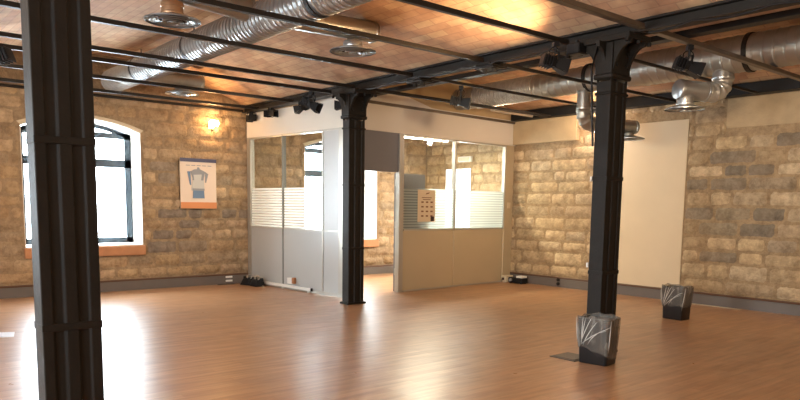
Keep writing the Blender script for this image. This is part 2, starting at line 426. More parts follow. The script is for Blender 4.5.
for yc, ww in WIN:
    b = MB(); ap = arch_pts(yc, ww); t = .012
    outl = [(yc-ww/2, Z0W)]+ap+[(yc+ww/2, Z0W)]
    inn = [(yc+(y-yc)*(1-2*t/ww), z-t if z > Z0W else z+t) for y, z in outl]
    L = len(outl)
    for i in range(L):
        k = (i+1) % L
        q = [outl[i], outl[k], inn[k], inn[i]]
        b.hull([(XL-.005, y, z) for y, z in q], [(XL-.62, y, z) for y, z in q])
    b.build('reveal_lining', 'reveal', wl)

# back wall behind the camera, two unseen windows added for daylight fill; near wall
mb = MB(); bw = [(-5.5, 1.9), (-1.0, 1.9)]
slab_with_windows(mb, bw, XL, XN, lambda a, z, d: (a, YB+d, z)); color_all(mb, (.42, .29, .17))
struct(mb.build('wall_back', 'stoneL'))
mb = MB(); mb.box(XN, XN+.4, YB, YR+.4, 0, ZT); color_all(mb, (.42, .29, .17)); struct(mb.build('wall_near', 'stoneL'))

# right wall
palR = [(.52, .39, .24), (.56, .43, .27), (.48, .36, .22), (.53, .40, .24), (.49, .38, .25), (.58, .455, .30), (.45, .34, .22)]
WX0, WX1, WZ0, WZ1 = -11.72, -10.92, .95, 2.42     # small window of the office in the right wall
mb = MB()
for q in ((XL-.6, WX0, 0, ZT), (WX1, XN+.4, 0, ZT), (WX0, WX1, 0, WZ0), (WX0, WX1, WZ1, ZT)): mb.box(q[0], q[1], YR, YR+.6, q[2], q[3])
color_all(mb, (.33, .24, .145))
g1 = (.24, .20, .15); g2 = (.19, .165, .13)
PX0, PX1 = -7.52, -5.88
holesR = [(WX0-.02, WX1+.02, WZ0, WZ1), (-9.66, -8.06, 2.84, 3.4), (PX0, PX1, .2, 3.06), (-5.25, XN, 2.86, 3.4), (-9.66, -7.5, 3.08, 3.4)]
stonework(mb, (0, YR, 0), (1, 0, 0), (0, -1, 0), XL, XN, .20, 3.40, holesR, palR, 11, .19, .275, .28, .66,
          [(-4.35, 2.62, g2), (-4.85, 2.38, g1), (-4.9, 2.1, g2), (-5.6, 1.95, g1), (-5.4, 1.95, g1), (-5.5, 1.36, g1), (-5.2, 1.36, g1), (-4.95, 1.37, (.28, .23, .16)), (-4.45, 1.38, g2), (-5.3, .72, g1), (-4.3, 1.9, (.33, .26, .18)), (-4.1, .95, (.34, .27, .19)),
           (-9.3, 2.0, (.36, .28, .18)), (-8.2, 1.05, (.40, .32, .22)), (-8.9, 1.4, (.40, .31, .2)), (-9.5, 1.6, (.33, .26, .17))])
wr = struct(mb.build('wall_right', 'stoneR'))
b = MB(); b.box(PX0, PX1, YR-.012, YR+.01, .2, 3.06); b.build('plaster_panel', 'plaster', wr)
b = MB(); b.box(-5.25, XN, YR-.02, YR+.01, 2.86, 3.32); b.build('rendered_band', 'rough_plaster', wr, bevel=.008)
b = MB(); b.box(-9.64, -8.06, YR-.10, YR+.01, 2.85, 3.32); b.box(-8.06, -7.5, YR-.07, YR+.01, 3.08, 3.32)
b.build('plaster_ledge', 'ledge', wr, bevel=.012)

rv = MB()
for q in ((WX0-.0, WX0+.012, WZ0, WZ1), (WX1-.012, WX1, WZ0, WZ1), (WX0, WX1, WZ0, WZ0+.012), (WX0, WX1, WZ1-.012, WZ1)): rv.box(q[0], q[1], YR-.004, YR+.6, q[2], q[3])
rv.build('reveal_lining', 'reveal', wr)
w4 = struct(empty('window_4', (0, YR+.42, 0)))
b = MB()
for q in ((WX0+.012, WX0+.07, WZ0+.012, WZ1-.012), (WX1-.07, WX1-.012, WZ0+.012, WZ1-.012), (WX0+.07, WX1-.07, WZ0+.012, WZ0+.07), (WX0+.07, WX1-.07, WZ1-.07, WZ1-.012), (WX0+.07, WX1-.07, 1.88, 1.94)): b.box(q[0], q[1], -.025, .025, q[2], q[3])
fr4 = b.build('window_frame', 'reveal', w4)
for a_, c_ in ((WZ0+.07, 1.88), (1.94, WZ1-.07)):
    b = MB(); b.box(WX0+.07, WX1-.07, -.004, .004, a_, c_); b.build('pane', 'wglass', fr4)
# skirtings
def skirting(name, p0, p1, nrm):
    b = MB(); p0, p1, n = Vector(p0), Vector(p1), Vector(nrm)
    prof = [(0, 0), (.035, 0), (.035, .155), (.028, .168), (0, .168)]
    b.hull([p0+n*a+Vector((0, 0, z)) for a, z in prof], [p1+n*a+Vector((0, 0, z)) for a, z in prof])
    o = struct(b.build(name, 'grey'))
    b = MB(); prof = [(0, .168), (.04, .168), (.045, .18), (.036, .196), (0, .198)]
    b.hull([p0+n*a+Vector((0, 0, z)) for a, z in prof], [p1+n*a+Vector((0, 0, z)) for a, z in prof])
    b.build('cap_strip', 'skirt_top', o)
    return o
skirting('baseboard_left', (XL+.012, YB, 0), (XL+.012, 6.37, 0), (1, 0, 0))
skirting('baseboard_office_left', (XL+.012, 6.5, 0), (XL+.012, YR, 0), (1, 0, 0))
skirting('baseboard_right', (-9.63, YR-.016, 0), (XN, YR-.016, 0), (0, -1, 0))
skirting('baseboard_office_right', (XL+.06, YR-.016, 0), (-9.85, YR-.016, 0), (0, -1, 0))

# floor
b = MB(); b.box(XL-.65, XN+.4, YB-.65, YR+.6, -.15, 0); struct(b.build('floor', 'floor'))

# vaulted ceiling: barrel vaults running along x, springing from the beams
def vault(name, ya, yb, rise):
    me = bpy.data.meshes.new(name); bm = bmesh.new(); uvl = bm.loops.layers.uv.new('UVMap')
    n = 26; x0, x1 = XL-.02, XN+.02; prof = []; s = 0; last = None
    for i in range(n+1):
        t = i/n; y = ya+(yb-ya)*t; z = ZC+rise*(1-(2*t-1)**2)
        if last: s += math.hypot(y-last[0], z-last[1])
        prof.append((y, z, s)); last = (y, z)
    def face(pts, uvs):
        f = bm.faces.new([bm.verts.new(p) for p in pts])
        for lp, q in zip(f.loops, uvs): lp[uvl].uv = q
        f.smooth = True
    xs = [x0+(x1-x0)*k/8 for k in range(9)]
    for k in range(8):
        a, c = xs[k], xs[k+1]
        for (y, z, s0), (y2, z2, s1) in zip(prof, prof[1:]):
            face([(a, y, z), (a, y2, z2), (c, y2, z2), (c, y, z)], [(a+20, s0), (a+20, s1), (c+20, s1), (c+20, s0)])
            face([(a, y, z+.16), (c, y, z+.16), (c, y2, z2+.16), (a, y2, z2+.16)], [(a, s0), (c, s0), (c, s1), (a, s1)])
    bmesh.ops.remove_doubles(bm, verts=bm.verts, dist=1e-5)
    bm.to_mesh(me); bm.free(); o = bpy.data.objects.new(name, me); C.objects.link(o); me.materials.append(M['tiles'])
    return struct(o)
YBM = 6.38
vault('ceiling', YBM, YR+.02, .60)
vault('ceiling', 1.0, YBM, .60)
vault('ceiling', YB-.05, 1.0, .60)
b = MB(); b.box(XL-.7, XN+.4, YB-.7, YR+.7, 4.22, 4.4); struct(b.build('ceiling', 'tan'))

# ------------------------------------------------------------------ windows
def window(name, yc, ww, X):
    root = struct(empty(name, (X, yc, Z0W)))
    f = MB(); h = ww/2-.02; z0 = .02; zs = ZSP-Z0W-.02; dx = .05
    def bx(y0, y1, a, c, d=dx): f.box(-d/2, d/2, y0, y1, a, c)
    bx(-h, -h+.11, z0, zs); bx(h-.11, h, z0, zs); bx(-h, h, z0, z0+.10)
    bx(-h, h, zs-.07, zs+.03); bx(-h, h, 1.37, 1.51); bx(-.05, .05, z0, zs)
    ap = [(y-yc, z-Z0W-.02) for y, z in arch_pts(yc, ww-.04)]
    for (y0, z0_), (y1, z1_) in zip(ap, ap[1:]):
        q = [(y0, z0_-.07), (y1, z1_-.07), (y1, z1_), (y0, z0_)]
        f.hull([(-dx/2, y, z) for y, z in q], [(dx/2, y, z) for y, z in q])
    fr = f.build('window_frame', 'frame', root)
    for (y0, y1) in ((-h+.11, -.05), (.05, h-.11)):
        for (a, c) in ((.12, 1.37), (1.51, zs-.07)):
            g = MB(); g.box(-.004, .004, y0, y1, a, c); g.build('pane', 'wglass', fr)
    for s in (-1,):
        hd = MB(); hd.box(.025, .055, -.015, .015, .9, .93); hd.box(.045, .06, -.012, .012, .80, .93); hd.build('handle', 'frame', root)
    return root
window('window_1', 3.4, 1.9, -12.9)
window('window_2', 8.69, 1.92, -12.9)
window('window_3', -1.9, 1.9, -12.9)
for i, (yc, ww) in enumerate(WIN[:2]):
    b = MB(); b.box(XL-.02, XL+.06, yc-ww/2-.02, yc+ww/2+.02, Z0W-.175, Z0W-.006, .006)
    tag(b.build('window_sill', 'terracotta'), ['terracotta sill board below the arched window beside the moka pot poster', 'terracotta sill board of the window inside the glazed office'][i], 'window sill')

# ------------------------------------------------------------------ office partition
# left face (parallel to x), y = 6.6
YP = 6.6; XC = -9.40
XE = XC-2.97       # left end of the face, before the partition is turned by four degrees about its corner
b = MB()
for x0, x1, zt in ((XE, -10.6, 3.29), (-10.6, -9.2+.0-.2, 3.52)):
    b.box(x0, x1, YP, YP+.10, 2.83, zt)
wpl = struct(b.build('wall_office_left', 'white'))
wpl.matrix_world = Matrix.Translation((XC, YP, 0)) @ Matrix.Rotation(R(4), 4, 'Z') @ Matrix.Translation((-XC, -YP, 0))
def lp(x, y, z=0): return wpl.matrix_world @ Vector((x, y, z))
def P(name, m, parent, *boxes, bev=0):
    b = MB()
    for q in boxes: b.box(*q)
    return b.build(name, m, parent, bevel=bev)
XM, XG, XS = -11.18, -9.97, -9.50
P('lower_panel', 'panelL', wpl, (XE+.02, XM-.015, YP+.02, YP+.08, .06, 1.10))
P('lower_panel', 'panelL', wpl, (XM+.015, XG-.015, YP+.02, YP+.08, .06, 1.10))
P('solid_panel', 'panelL', wpl, (XG+.015, XS-.02, YP+.02, YP+.08, .06, 2.80))
P('corner_panel', 'panelL', wpl, (XS+.01, -9.43, YP+.02, YP+.08, .06, 1.04))
P('corner_glass', 'glass', wpl, (XS+.01, -9.42, YP+.045, YP+.055, 1.06, 2.55))
P('corner_panel', 'panelL', wpl, (XS+.01, -9.43, YP+.02, YP+.08, 2.56, 2.80))
P('glass_pane', 'glass', wpl, (XE+.11, XM-.015, YP+.045, YP+.055, 1.13, 2.80))
P('glass_pane', 'glass', wpl, (XM+.015, XG-.015, YP+.045, YP+.055, 1.13, 2.80))
P('frosted_film', 'filmL', wpl, (XE+.11, XM-.015, YP+.036, YP+.040, 1.13, 1.86))
P('frosted_film', 'filmL', wpl, (XM+.015, XG-.015, YP+.036, YP+.040, 1.13, 1.86))
P('post', 'alu', wpl, (XE, XE+.11, YP, YP+.10, 0, 2.83))
P('post', 'post_dark', wpl, (XM-.012, XM+.012, YP+.01, YP+.09, .06, 2.83))
P('post', 'alu', wpl, (XG-.015, XG+.015, YP+.01, YP+.09, .06, 2.83))
P('post', 'alu', wpl, (XS-.02, XS+.01, YP, YP+.10, .06, 2.83))
P('post', 'alu', wpl, (-9.42, XC, YP, YP+.10, 0, 2.83))
P('rail', 'alu', wpl, (XE+.11, XS-.02, YP+.01, YP+.09, 1.10, 1.13))
P('rail', 'alu', wpl, (XE+.11, XC, YP+.01, YP+.09, 2.80, 2.83))
P('bottom_rail', 'alu', wpl, (XE+.05, XC, YP+.01, YP+.09, 0, .06))
# right face, local u along the wall from the corner, rotated about it
RZ = math.atan2(.235, 4.55)
wpr = struct(empty('wall_office_right', (XC, YP, 0), RZ))
LW = 4.54
def upper(zf, name, m, u0, u1, zb):
    b = MB(); n = 20; us = [u0+(u1-u0)*i/n for i in range(n+1)]
    for a, c in zip(us, us[1:]):
        q = [(a, zb(a)), (c, zb(c)), (c, zf(c)), (a, zf(a))]
        b.hull([(0, u, z) for u, z in q], [(-.10, u, z) for u, z in q])
    return b.build(name, m, wpr)
ztop = lambda u: 3.56 if u < .9 else max(3.34, 3.56-.06*((u-.9)/.5) - .10*max(0, (u-1.3))**1.0) if u < 2.6 else 3.34
vz = lambda u: min(4.1, ZC+.60*(1-(2*((YP+u)-YBM)/(YR-YBM)-1)**2)+.04)
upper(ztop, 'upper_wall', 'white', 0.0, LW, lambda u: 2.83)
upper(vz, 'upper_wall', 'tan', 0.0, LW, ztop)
P('header_panel', 'header', wpr, (-.07, -.03, .12, 1.27, 2.15, 2.83))
P('lower_panel', 'panelR', wpr, (-.08, -.02, 1.375, 2.73, .03, 1.11))
P('lower_panel', 'panelR', wpr, (-.08, -.02, 2.745, 4.24, .03, 1.11))
P('end_panel', 'panelR', wpr, (-.08, -.02, 4.27, LW, .03, 2.83))
P('glass_pane', 'glass', wpr, (-.055, -.045, 1.375, 2.72, 1.14, 2.80))
P('glass_pane', 'glass', wpr, (-.055, -.045, 2.76, 4.24, 1.14, 2.80))
P('frosted_film', 'filmR', wpr, (-.040, -.036, 1.375, 2.72, 1.14, 1.88))
P('frosted_film', 'filmR', wpr, (-.040, -.036, 2.76, 4.24, 1.14, 1.88))
P('post', 'alu', wpr, (-.10, 0, 0.0, .12, 0, 2.83))
P('post', 'alu', wpr, (-.10, 0, 1.27, 1.375, 0, 2.83))
P('post', 'alu', wpr, (-.09, -.01, 2.72, 2.76, 1.11, 2.83))
P('post', 'alu', wpr, (-.09, -.01, 4.24, 4.27, 1.11, 2.83))
P('rail', 'alu', wpr, (-.09, -.01, 1.40, 4.24, 1.11, 1.14))
P('rail', 'alu', wpr, (-.09, -.01, 1.40, 4.24, 2.80, 2.83))
P('bottom_rail', 'alu', wpr, (-.09, -.01, 1.40, LW, 0, .03))
# door leaf, folded back inside the office
ang = RZ+R(-17)
dr = struct(empty('door_1', (XC-.17, YP+1.26, 0.01), ang+R(4)))
dr.rotation_euler = (0, 0, RZ+R(5))
P('door_leaf', 'header', dr, (-.045, 0, .02, .82, 0, 2.13), bev=.003)
for z in (.3, 1.15, 1.9):
    P('hinge', 'alu', dr, (-.002, .03, -.005, .03, z, z+.12))
b = MB(); b.cyl((0, .75, 1.0), (.05, .75, 1.0), .012, n=10); b.cyl((.05, .76, 1.0), (.05, .63, 1.0), .011, n=10); b.build('handle', 'alu', dr, smooth=True)
# tube light inside the office
t = tag(empty('tube_light', (-10.3, 9.2, 2.88)), 'long glowing tube light hanging inside the glazed office', 'ceiling light')
b = MB(); b.box(-.07, .07, -.65, .65, .03, .10, .01); b.build('housing', 'whiteplastic', t)
b = MB(); b.cyl((0, -.62, .005), (0, .62, .005), .022, n=12); b.build('tube', 'tube', t, smooth=True)
for y in (-.5, .5):
    b = MB(); b.cyl((0, y, .10), (0, y, 1.07), .006, n=6); b.build('suspension_rod', 'steel', t)
light('tube_glow', 'AREA', (-10.3, 9.2, 2.82), 110, (1, .88, .68), (-10.3, 9.2, 0), sx=.1, sy=1.2)
# small emergency light on the office back stone wall
t = tag(empty('emergency_light', (-11.05, YR-.02, 2.62)), 'small white emergency light box on stone wall inside the office', 'emergency light')
P('case', 'whiteplastic', t, (-.2, .2, -.07, 0, -.06, .06), bev=.01)
P('diffuser', 'cream_plastic', t, (-.16, .16, -.082, -.07, -.04, .04))

# ------------------------------------------------------------------ cast iron columns
def column_section():
    # x extent a, y extent b ; flanges at both y ends, central rib on both x faces
    a, b = .085, .150
    half = [(a, -b), (a, -b+.055), (a-.013, -b+.062), (a-.013, -.040), (a+.002, -.030), (a+.002, .030), (a-.013, .040), (a-.013, b-.062), (a, b-.055), (a, b)]
    return half + [(-x, -y) for x, y in half]
def column(x, y, label, detailed=True):
    root = tag(empty('iron_column', (x, y, 0)), label, 'column', 'dark iron columns')
    sec = column_section()
    b = MB(); b.hull([(px, py, .03) for px, py in sec], [(px, py, 2.86) for px, py in sec]); b.build('shaft', 'iron', root, bevel=.006)
    P('base_plate', 'iron', root, (-.11, .11, -.18, .18, 0, .03), bev=.004)
    for z in (.86, 1.85):
        P('strap', 'iron', root, (-.092, .092, -.153, .153, z, z+.04), bev=.004)
    # neck moulding and head plate
    b = MB(); b.box(-.10, .10, -.165, .165, 2.72, 2.75, .01); b.box(-.115, .115, -.18, .18, 2.88, 2.93, .012); b.build('neck_moulding', 'iron', root)
    b = MB(); b.box(-.10, .10, -.17, .17, 2.93, 3.24); hb = b.build('head_block', 'iron', root, bevel=.01)
    P('cap_plate', 'iron', root, (-.30, .30, -.20, .20, 3.24, 3.30), bev=.006)
    for s in (-1, 1):     # curved brackets under the beam
        for yy in (-.13, .13):
            prof = [(.08, 2.76)] + [(.08+.20*(1-math.cos(t*PI/2/8)), 2.78+.42*math.sin(t*PI/2/8)) for t in range(9)] + [(.29, 3.24), (.08, 3.24)]
            b = MB(); b.hull([(s*px, yy-.018, pz) for px, pz in prof], [(s*px, yy+.018, pz) for px, pz in prof]); b.build('bracket', 'iron', hb)
    for s in (-1, 1):
        prof = [(.16, 2.95)] + [(.16+.12*(1-math.cos(t*PI/2/8)), 2.97+.22*math.sin(t*PI/2/8)) for t in range(9)] + [(.29, 3.24), (.16, 3.24)]
        b = MB(); b.hull([(-.02, s*px, pz) for px, pz in prof], [(.02, s*px, pz) for px, pz in prof]); b.build('bracket', 'iron', hb)
    for sx in (-1, 1):
        for yy in (-.2, 0, .2):
            b = MB(); b.cyl((sx*.28, yy, 3.21), (sx*.28, yy, 3.245), .022, n=6); b.build('bolt', 'iron', hb)
    for zz in (3.02, 3.14):
        for yy in (-.09, .09):
            b = MB(); b.cyl((.10, yy, zz), (.125, yy, zz), .02, n=6); b.build('bolt', 'iron', hb)
    return root
c1 = column(-4.03, .992, 'large dark iron column nearest the camera, in front of the arched window')
c2 = column(-8.80, YBM, 'dark iron column standing at the corner of the glazed office')
c3 = column(-4.23, YBM, 'dark iron column standing behind the lined waste bin, in front of the plaster panel')
for z, p in ((1.84, c3), (.93, c3)):
    b = MB(); b.box(-.105, -.086, -.165, -.10, z, z+.05); b.build('pale_clip', 'whiteplastic', p)
for z in (.62,):
    pass
# cable strip down the column
b = MB(); b.tube([(-.06, -.19, 3.2), (-.12, -.20, 3.0), (-.10, -.19, 2.6), (-.075, -.185, 2.2)], .012); b.build('cable', 'black', c3, smooth=True)

# ------------------------------------------------------------------ beams
def ibeam(name, y, x0, x1, zb, h, wd, label):
    root = tag(empty(name, (0, y, zb)), label, 'beam')
    t = .022
    P('bottom_flange', 'steel', root, (x0, x1, -wd/2, wd/2, 0, t), bev=.003)
    P('web', 'steel', root, (x0, x1, -.012, .012, t, h-t))
    P('top_flange', 'steel', root, (x0, x1, -wd/2, wd/2, h-t, h), bev=.003)
    return root
ibeam('steel_beam', YBM, XL, XN, 3.30, .125, .17, 'dark steel ceiling beam resting on the two farther iron columns')
b = MB(); b.box(XL, XN, YBM+.66, YBM+.80, 3.37, 3.43); tag(b.build('cable_tray', 'steel', bevel=.004), 'flat dark metal tray running just behind the main steel beam', 'cable tray')
ibeam('steel_beam', 1.0, XL, XN, 3.30, .125, .17, 'dark steel ceiling beam above the nearest column')
b = MB(); b.box(-9.6, XN, YR-.22, YR-.02, 3.325, 3.50); tag(b.build('wall_beam', 'black', bevel=.01), 'black beam along the top of the right stone wall', 'beam')

# tie rods, parallel to y
RODS = [(-3.90, .075, 'pale_steel', 'square steel tie rod passing over the column behind the waste bin, rightmost of the rods'),
        (-4.80, .055, 'steel', 'thin dark tie rod carrying the black spotlight beside the column with the bin'),
        (-6.07, .065, 'steel', 'dark steel tie rod meeting the beam midway between the two farther columns'),
        (-7.40, .060, 'steel', 'dark tie rod carrying the spotlight in front of the far duct'),
        (-8.75, .060, 'steel', 'dark tie rod reaching the head of the office corner column'),
        (-9.40, .055, 'steel', 'dark tie rod just left of the office corner column head'),
        (-10.68, .055, 'steel', 'dark tie rod crossing the ceiling above the office glass panes'),
        (-11.95, .050, 'steel', 'dark tie rod beside the wall lamp, running just off the window wall')]
for x, t, m, lab in RODS:
    y1 = YR-.22
    if x < -9.42: y1 = YBM-.05
    root = tag(empty('tie_rod', (x*.984, 0, 3.33)), lab, 'tie rod', 'steel tie rods under the vaults')
    thin = x in (-7.40, -6.07, -4.80)
    if y1 > YBM:
        P('bar', m, root, (-t/2, t/2, YB+.02, YBM-.13, -.024, .024), bev=.005)
        t2 = t*.62 if thin else t
        if x < -8.7 and x > -9.42:
            y1 = 6.56 if x < -9.3 else YR-.22
        P('bar', m, root, (-t2/2, t2/2, YBM+.13, y1, -min(t2/2, .024), min(t2/2, .024)), bev=.004)
    else:
        P('bar', m, root, (-t/2, t/2, YB+.02, y1, -.024, .024), bev=.005)
    # clamp casting under the beam
    if x in (-4.80, -6.07, -7.40):
        b = MB(); b.box(-.17, .17, -.13, .13, -.075, -.061); b.hull([(-.16, -.10, -.09), (.16, -.10, -.09), (.16, .10, -.09), (-.16, .10, -.09)], [(-.10, -.13, -.03+.0), (.10, -.13, -.03), (.10, .13, -.03), (-.10, .13, -.03)])
        for sx in (-.08, .08): b.cyl((sx, 0, -.14), (sx, 0, -.085), .028, n=8)
        o = b.build('clamp', 'iron', root); o.location = (0, YBM, .0)
b = MB(); b.cyl((XL+.10, YB+.02, 3.33), (XL+.10, YBM-.1, 3.33), .024, n=10); tag(b.build('wall_pipe', 'steel', smooth=True), 'thin dark pipe along the top of the window wall', 'pipe')
b = MB(); b.cyl((-9.0, 9.7, 3.37), (-9.02, 10.9, 3.37), .028, n=10); tag(b.build('conduit', 'conduit', smooth=True), 'pale conduit running to the black wall beam over the office end', 'pipe')
# rail along office right wall top
b = MB(); b.box(.005, .05, .45, LW-.02, 3.27, 3.315); o = b.build('top_rail', 'pale_steel', wpr)

# ------------------------------------------------------------------ ducts
def spiral(p0, p1, r, r1=None, pitch=.085, ridge=.013, n=28):
    r1 = r if r1 is None else r1
    p0, p1 = Vector(p0), Vector(p1); Lg = (p1-p0).length; k = max(2, int(Lg/pitch)); prof = []
    for i in range(k):
        s0 = Lg*i/k; s1 = Lg*(i+1)/k; rr = r+(r1-r)*i/k
        prof += [(s0, rr), (s0+(s1-s0)*.72, rr), (s0+(s1-s0)*.79, rr+ridge), (s0+(s1-s0)*.9, rr+ridge), (s0+(s1-s0)*.97, rr)]
    prof.append((Lg, r1))
    b = MB(); b.lathe(p0, p1-p0, prof, n); return b
def plain(p0, p1, r, r1=None, n=28):
    p0, p1 = Vector(p0), Vector(p1); L = (p1-p0).length; r1 = r if r1 is None else r1
    prof = [(0, r*.96), (.004, r), (.03, r+.008), (.05, r+.008), (.055, r), (L-.055, r1), (L-.05, r1+.008), (L-.03, r1+.008), (L-.004, r1), (L, r1*.96)]
    b = MB(); b.lathe(p0, p1-p0, prof, n); return b
def bend(pts, r, m, parent, name='elbow', n=24, ridges=True):
    pts = [Vector(p) for p in pts]
    # smooth path through quadratic curve
    out = []
    a, c, e = pts; N = 26
    for i in range(N+1):
        t = i/N; out.append(a*(1-t)**2+c*2*t*(1-t)+e*t*t)
    b = MB(); b.tube(out, r, n, (lambda i: r+(.012 if (i//2) % 3 == 0 and ridges else 0)))
    return b.build(name, m, parent, smooth=50)
def diffuser(loc, r, label, neck_to=None, neckm='duct', rn=.11):
    root = tag(empty('air_diffuser', loc), label, 'air diffuser', 'round ceiling air diffusers')
    b = MB(); b.lathe((0, 0, 0), (0, 0, 1), [(0, r), (-.0+.012, r), (.05, r*.55), (.055, r*.5), (.045, r*.5), (.008, r*.93), (0, r*.93)], 36, caps=False)
    ring = b.build('outer_ring', 'duct', root, smooth=True)
    for k, rr in enumerate((.78, .58, .38)):
        b = MB(); R0 = r*rr; b.lathe((0, 0, -.006-.004*k), (0, 0, 1), [(0, R0), (.004, R0+.006), (.035, R0*.80), (.030, R0*.78), (0, R0-.008)], 32, caps=False)
        for f in list(b.bm.faces): pass
        b.build('cone_ring', 'duct', ring, smooth=True)
    b = MB(); b.lathe((0, 0, -.02), (0, 0, 1), [(0, r*.20), (.012, r*.2), (.02, r*.05)], 24); b.build('centre_disc', 'duct', root, smooth=True)
    b = MB(); b.lathe((0, 0, .012), (0, 0, 1), [(0, r*.5), (.02, r*.5)], 24); b.build('damper', 'black', root)
    if neck_to:
        b = plain((0, 0, .035), (0, 0, neck_to), rn); b.build('neck', neckm, root, smooth=True)
    return root
# left duct
Y1, Z1 = 3.86, 3.585
d1 = tag(empty('spiral_duct', (0, Y1, Z1)), 'long silver spiral duct in the near vault, ending by the window wall', 'air duct')
spiral((-10.9, 0, 0), (2.9, 0, 0), .185).build('duct_run', 'duct', d1, smooth=30)
spiral((-12.3, 0, 0), (-10.85, 0, 0), .18, pitch=.05, ridge=.012).build('flexible_end', 'flex', d1, smooth=30)
for x in (-10.87, -8.9, -5.9, -2.9):
    b = MB(); b.lathe((x-.03, 0, 0), (1, 0, 0), [(0, .186), (.002, .2), (.058, .2), (.06, .186)], 28, caps=False); b.build('hanger_band', 'steel', d1)
    b = MB(); b.cyl((x, 0, .19), (x, 0, .30), .008, n=6); b.build('hanger_rod', 'steel', d1)
for x, ya, yb, zb in ((-7.00, .12, 1.52, .11), (-11.6, .12, 1.30, .06)):
    plain((x, ya, zb*.6), (x, yb, zb), .125).build('branch', 'duct_warm', d1, smooth=40)
plain((-7.10, -1.22, .16), (-7.10, -.1, .08), .125).build('branch', 'duct_warm', d1, smooth=40)
diffuser((-7.10, 2.85, 3.40), .28, 'large round air diffuser hanging nearest the camera by its neck tinted with orange glow', .19, 'stub')
diffuser((-6.97, 5.03, 3.40), .28, 'round air diffuser below the duct branch above the office corner column', .13)
diffuser((-11.6, 4.80, 3.40), .28, 'round air diffuser beyond the tie rods, near the arched window and poster', .11)
# right duct
Y2, Z2 = 9.36, 3.60
d2 = tag(empty('spiral_duct', (0, Y2, Z2)), 'large silver spiral duct in the far vault above the plaster panel wall', 'air duct')
spiral((-5.6, 0, 0), (2.9, 0, .0), .235, pitch=.13, ridge=.006).build('duct_run', 'duct_warm', d2, smooth=30)
plain((-6.1, 0, -.01), (-5.58, 0, 0), .20, .235).build('reducer', 'duct_warm', d2, smooth=40)
spiral((-7.7, 0, -.02), (-6.05, 0, -.01), .20, pitch=.13, ridge=.006).build('duct_run', 'duct_warm', d2, smooth=30)
spiral((-9.05, 0, -.03), (-7.65, 0, -.02), .20, pitch=.055, ridge=.014).build('flexible_run', 'flex', d2, smooth=30)
spiral((-9.52, 0, -.03), (-9.0, 0, -.03), .195, pitch=.2, ridge=.006).build('duct_end', 'duct_warm', d2, smooth=30)
for x in (-6.6, -4.15, -1.5):
    rr = .203 if x < -6 else .238
    b = MB(); b.lathe((x-.03, 0, 0), (1, 0, 0), [(0, rr-.004), (.002, rr+.014), (.058, rr+.014), (.06, rr-.004)], 28, caps=False); b.build('hanger_band', 'steel', d2)
# branch A, behind the column
plain((-6.71, 0, -.17), (-6.71, 0, -.50), .105).build('drop', 'duct_warm', d2, smooth=40)
bend([(-6.71, 0, -.48), (-6.71, 0, -.70), (-6.68, .26, -.70)], .108, 'duct_warm', d2)
plain((-6.68, .24, -.69), (-6.45, 1.10, -.69), .108).build('branch', 'duct_warm', d2, smooth=40)
diffuser((-6.50, 10.35, 2.71), .26, 'round air diffuser half hidden by the iron column in front of the plaster panel', .12, 'duct_warm', .08)
# branch B
plain((-4.50, 0, -.15), (-4.50, 0, -.32), .135).build('drop', 'duct', d2, smooth=40)
bend([(-4.50, 0, -.30), (-4.50, 0, -.52), (-4.62, -.24, -.47)], .122, 'flex', d2)
plain((-4.60, -.20, -.475), (-4.80, -.62, -.46), .125).build('branch', 'duct', d2, smooth=40)
diffuser((-4.75, 8.86, 2.88), .25, 'round air diffuser hanging from the corrugated elbow before the plaster panel top', .19, 'duct', .105)

